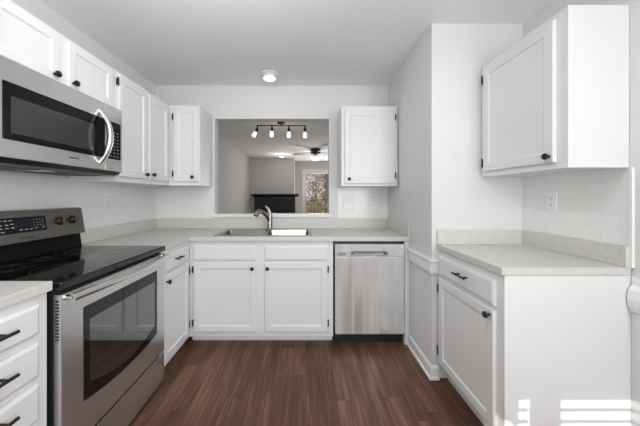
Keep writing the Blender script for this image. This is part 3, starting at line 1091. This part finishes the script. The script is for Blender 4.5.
bulb('fan_lamp_light', (0.262, 6.6, 2.0), 7, 0.14, (1.0, 0.95, 0.88))
r = thing('recessed_light', 'small round recessed light in the living room ceiling before the mantel wall', 'lamp', (-0.70, 7.85, H - 0.02))
obj('trim_ring', lathe(nb(), [(0.10, 0), (0.10, -0.006), (0.075, -0.010)], (0, 0, H - 0.0003), (0, 0, 1), 28), 'trim', r, smooth=True)
obj('lens', lathe(nb(), [(0.074, 0), (0.07, -0.004), (0, -0.006)], (0, 0, H - 0.0105), (0, 0, 1), 28), 'recess', r, smooth=True)

bulb('recessed_lamp_light', (-0.70, 7.45, 2.2), 3.5, 0.1, (1.0, 0.96, 0.9))
r = thing('fireplace_mantel', 'black fireplace mantel against the grey living room wall', 'mantel', (-0.93, 8.298, 0))
bm = prism(nb(), [(0, 1.232), (-0.14, 1.232), (-0.16, 1.255), (-0.20, 1.272), (-0.215, 1.285), (-0.215, 1.318), (0, 1.318)], 'x', -0.72, 0.735)
obj('shelf', bm, 'mantel', r, bevel=0.004)
bm = cells(nb(), [-0.655, -0.42, 0.42, 0.625], [0, 0.82, 1.2315], lambda i, j: not (i == 1 and j == 0), -0.12, 0.0, 'xz')
obj('surround', bm, 'mantel', r, bevel=0.004)
obj('firebox', box(nb(), -0.419, 0.419, -0.05, -0.01, 0.0, 0.819), 'black', r)

# patio door
r = thing('door_1', 'white framed glazed patio door at the far end of the living room', 'door', (-0.02, 8.9, 0))
r['kind'] = 'structure'
bm = cells(nb(), [-0.075, 0.0, 1.82, 1.895], [0, 2.08, 2.155], lambda i, j: not (i == 1 and j == 0), -0.025, -0.0005, 'xz')
obj('casing', bm, 'trim', r, bevel=0.003)
bm = cells(nb(), [0.0, 0.06, 0.895, 0.945, 1.76, 1.82], [0.0, 0.08, 2.02, 2.08], lambda i, j: not (i in (1, 3) and j == 1), 0.02, 0.07, 'xz')
obj('door_frame', bm, 'trim', r, bevel=0.003)
for x0, x1 in ((0.06, 0.895), (0.945, 1.76)):
    obj('glass_pane', box(nb(), x0, x1, 0.042, 0.048, 0.08, 2.02), 'glass', r)

# outdoors
struct('deck_floor', box(nb(), -1.5, 3.5, 9.02, 11.0, -0.16, -0.06), 'deck', label='wooden deck outside the patio door', cat='deck')
bm = nb()
N_ = 24
g = [[bm.verts.new((-14 + 28 * i / N_, 11.2 + 30 * j / N_, -1.4 + 0.10 * j + 0.15 * math.sin(i * 1.3 + j))) for j in range(N_ + 1)] for i in range(N_ + 1)]
for i in range(N_):
    for j in range(N_):
        bm.faces.new([g[i][j], g[i + 1][j], g[i + 1][j + 1], g[i][j + 1]])
struct('ground', bm, 'soil', label='leaf-covered ground rising behind the deck', cat='ground')
r = thing('deck_railing', 'tan wooden deck railing outside the patio door', 'railing', (0.9, 10.4, -0.06))
bm = box(nb(), -2.2, 2.2, -0.045, 0.045, 0.815, 0.855)
box(bm, -2.2, 2.2, -0.02, 0.02, 0.76, 0.80)
obj('top_rail', bm, 'deck', r)
obj('bottom_rail', box(nb(), -2.2, 2.2, -0.02, 0.02, 0.02, 0.06), 'deck', r)
first = None
for k in range(29):
    x = -2.1 + k * 0.15
    if first is None:
        first = obj('baluster', box(nb(), -0.018, 0.018, -0.018, 0.018, 0.06, 0.76), 'deck', r)
        first.location.x = x
    else:
        b = first.copy()
        C.objects.link(b)
        b.parent = r
        b.location.x = x


def leaf_cloud(bm, c, rad, n, size, rng):
    for _ in range(n):
        while True:
            p = Vector((rng.uniform(-1, 1), rng.uniform(-1, 1), rng.uniform(-1, 1)))
            if p.length < 1:
                break
        p = Vector((p.x * rad[0], p.y * rad[1], p.z * rad[2])) + Vector(c)
        e = Euler((rng.uniform(0, 6.3), rng.uniform(0, 6.3), rng.uniform(0, 6.3))).to_matrix()
        s = size * rng.uniform(0.6, 1.3)
        q = [p + e @ Vector(v) * s for v in ((-0.5, 0, 0), (0, -0.28, 0.05), (0.5, 0, 0), (0, 0.28, 0.05))]
        bm.faces.new([bm.verts.new(v) for v in q])
    return bm


def tree(x, y, h, rad, m, crown_z, label, n=420):
    rng = random.Random(int(x * 100) + int(y * 10))
    z0 = -1.35 + 0.08 * (y - 11)
    q = thing('tree', label, 'tree', (x, y, z0), 0, 'trees behind the deck')
    pts, rs = [], []
    for k in range(7):
        t = k / 6
        pts.append((0.12 * math.sin(t * 3 + x), 0.05 * math.cos(t * 4), z0 + h * t))
        rs.append(rad * (1 - 0.72 * t))
    bm = tube(nb(), pts, rs, 8)
    for k in range(5):
        t = 0.35 + 0.12 * k
        a = rng.uniform(0, 6.28)
        p = Vector((0.12 * math.sin(t * 3 + x), 0, z0 + h * t))
        e = p + Vector((math.cos(a), math.sin(a), 0.7)) * rng.uniform(0.4, 0.8)
        tube(bm, [p, (p + e) / 2 + Vector((0, 0, 0.08)), e], [rad * 0.35, rad * 0.25, rad * 0.1], 6)
    obj('trunk', bm, 'bark', q, smooth=True)
    bm = nb()
    leaf_cloud(bm, (0, 0, z0 + crown_z), (0.85, 0.85, 1.3), n, 0.16, rng)
    leaf_cloud(bm, (0.2, 0.1, z0 + crown_z + 1.2), (0.8, 0.8, 1.2), n, 0.16, rng)
    obj('foliage', bm, m, q)
    return q


for i, (x, y, h, rad, m, cz) in enumerate([(0.35, 15.2, 7, 0.10, 'leaf_red', 3.9), (1.30, 18.0, 8, 0.13, 'leaf_red', 4.2), (0.75, 20.8, 8, 0.15, 'leaf_red', 4.4),
                                           (1.95, 23.6, 8, 0.16, 'leaf', 3.6), (0.30, 26.4, 9, 0.17, 'leaf_red', 4.6), (-2.2, 17.0, 8, 0.15, 'leaf_red', 4.2),
                                           (3.6, 15.0, 7, 0.12, 'leaf', 3.4)]):
    tree(x, y, h, rad * 0.6, m, cz - 1.3, 'thin bare-trunked tree behind the deck railing, seen through the patio door')
for i, (x, y, s) in enumerate([(0.12, 12.3, 0.9), (0.72, 13.4, 1.3), (1.55, 12.2, 0.9), (1.85, 13.6, 1.4), (-1.0, 13.0, 0.8)]):
    rng = random.Random(50 + i)
    z0 = -1.35 + 0.1 * (y - 11)
    q = thing('shrub', 'green shrub behind the deck railing, seen through the patio door', 'shrub', (x, y, z0), 0, 'shrubs behind the deck')
    bm = nb()
    for k in range(5):
        a = k * 1.3
        tube(bm, [(0, 0, z0), (0.2 * math.cos(a), 0.2 * math.sin(a), z0 + 0.6), (0.35 * math.cos(a), 0.35 * math.sin(a), z0 + 1.3)], [0.025, 0.018, 0.008], 6)
    obj('stem', bm, 'bark', q)
    obj('foliage', leaf_cloud(nb(), (0, 0, z0 + 1.1 * s + 0.3), (0.55, 0.5, 1.0 * s), 420, 0.13, rng), 'leaf', q)
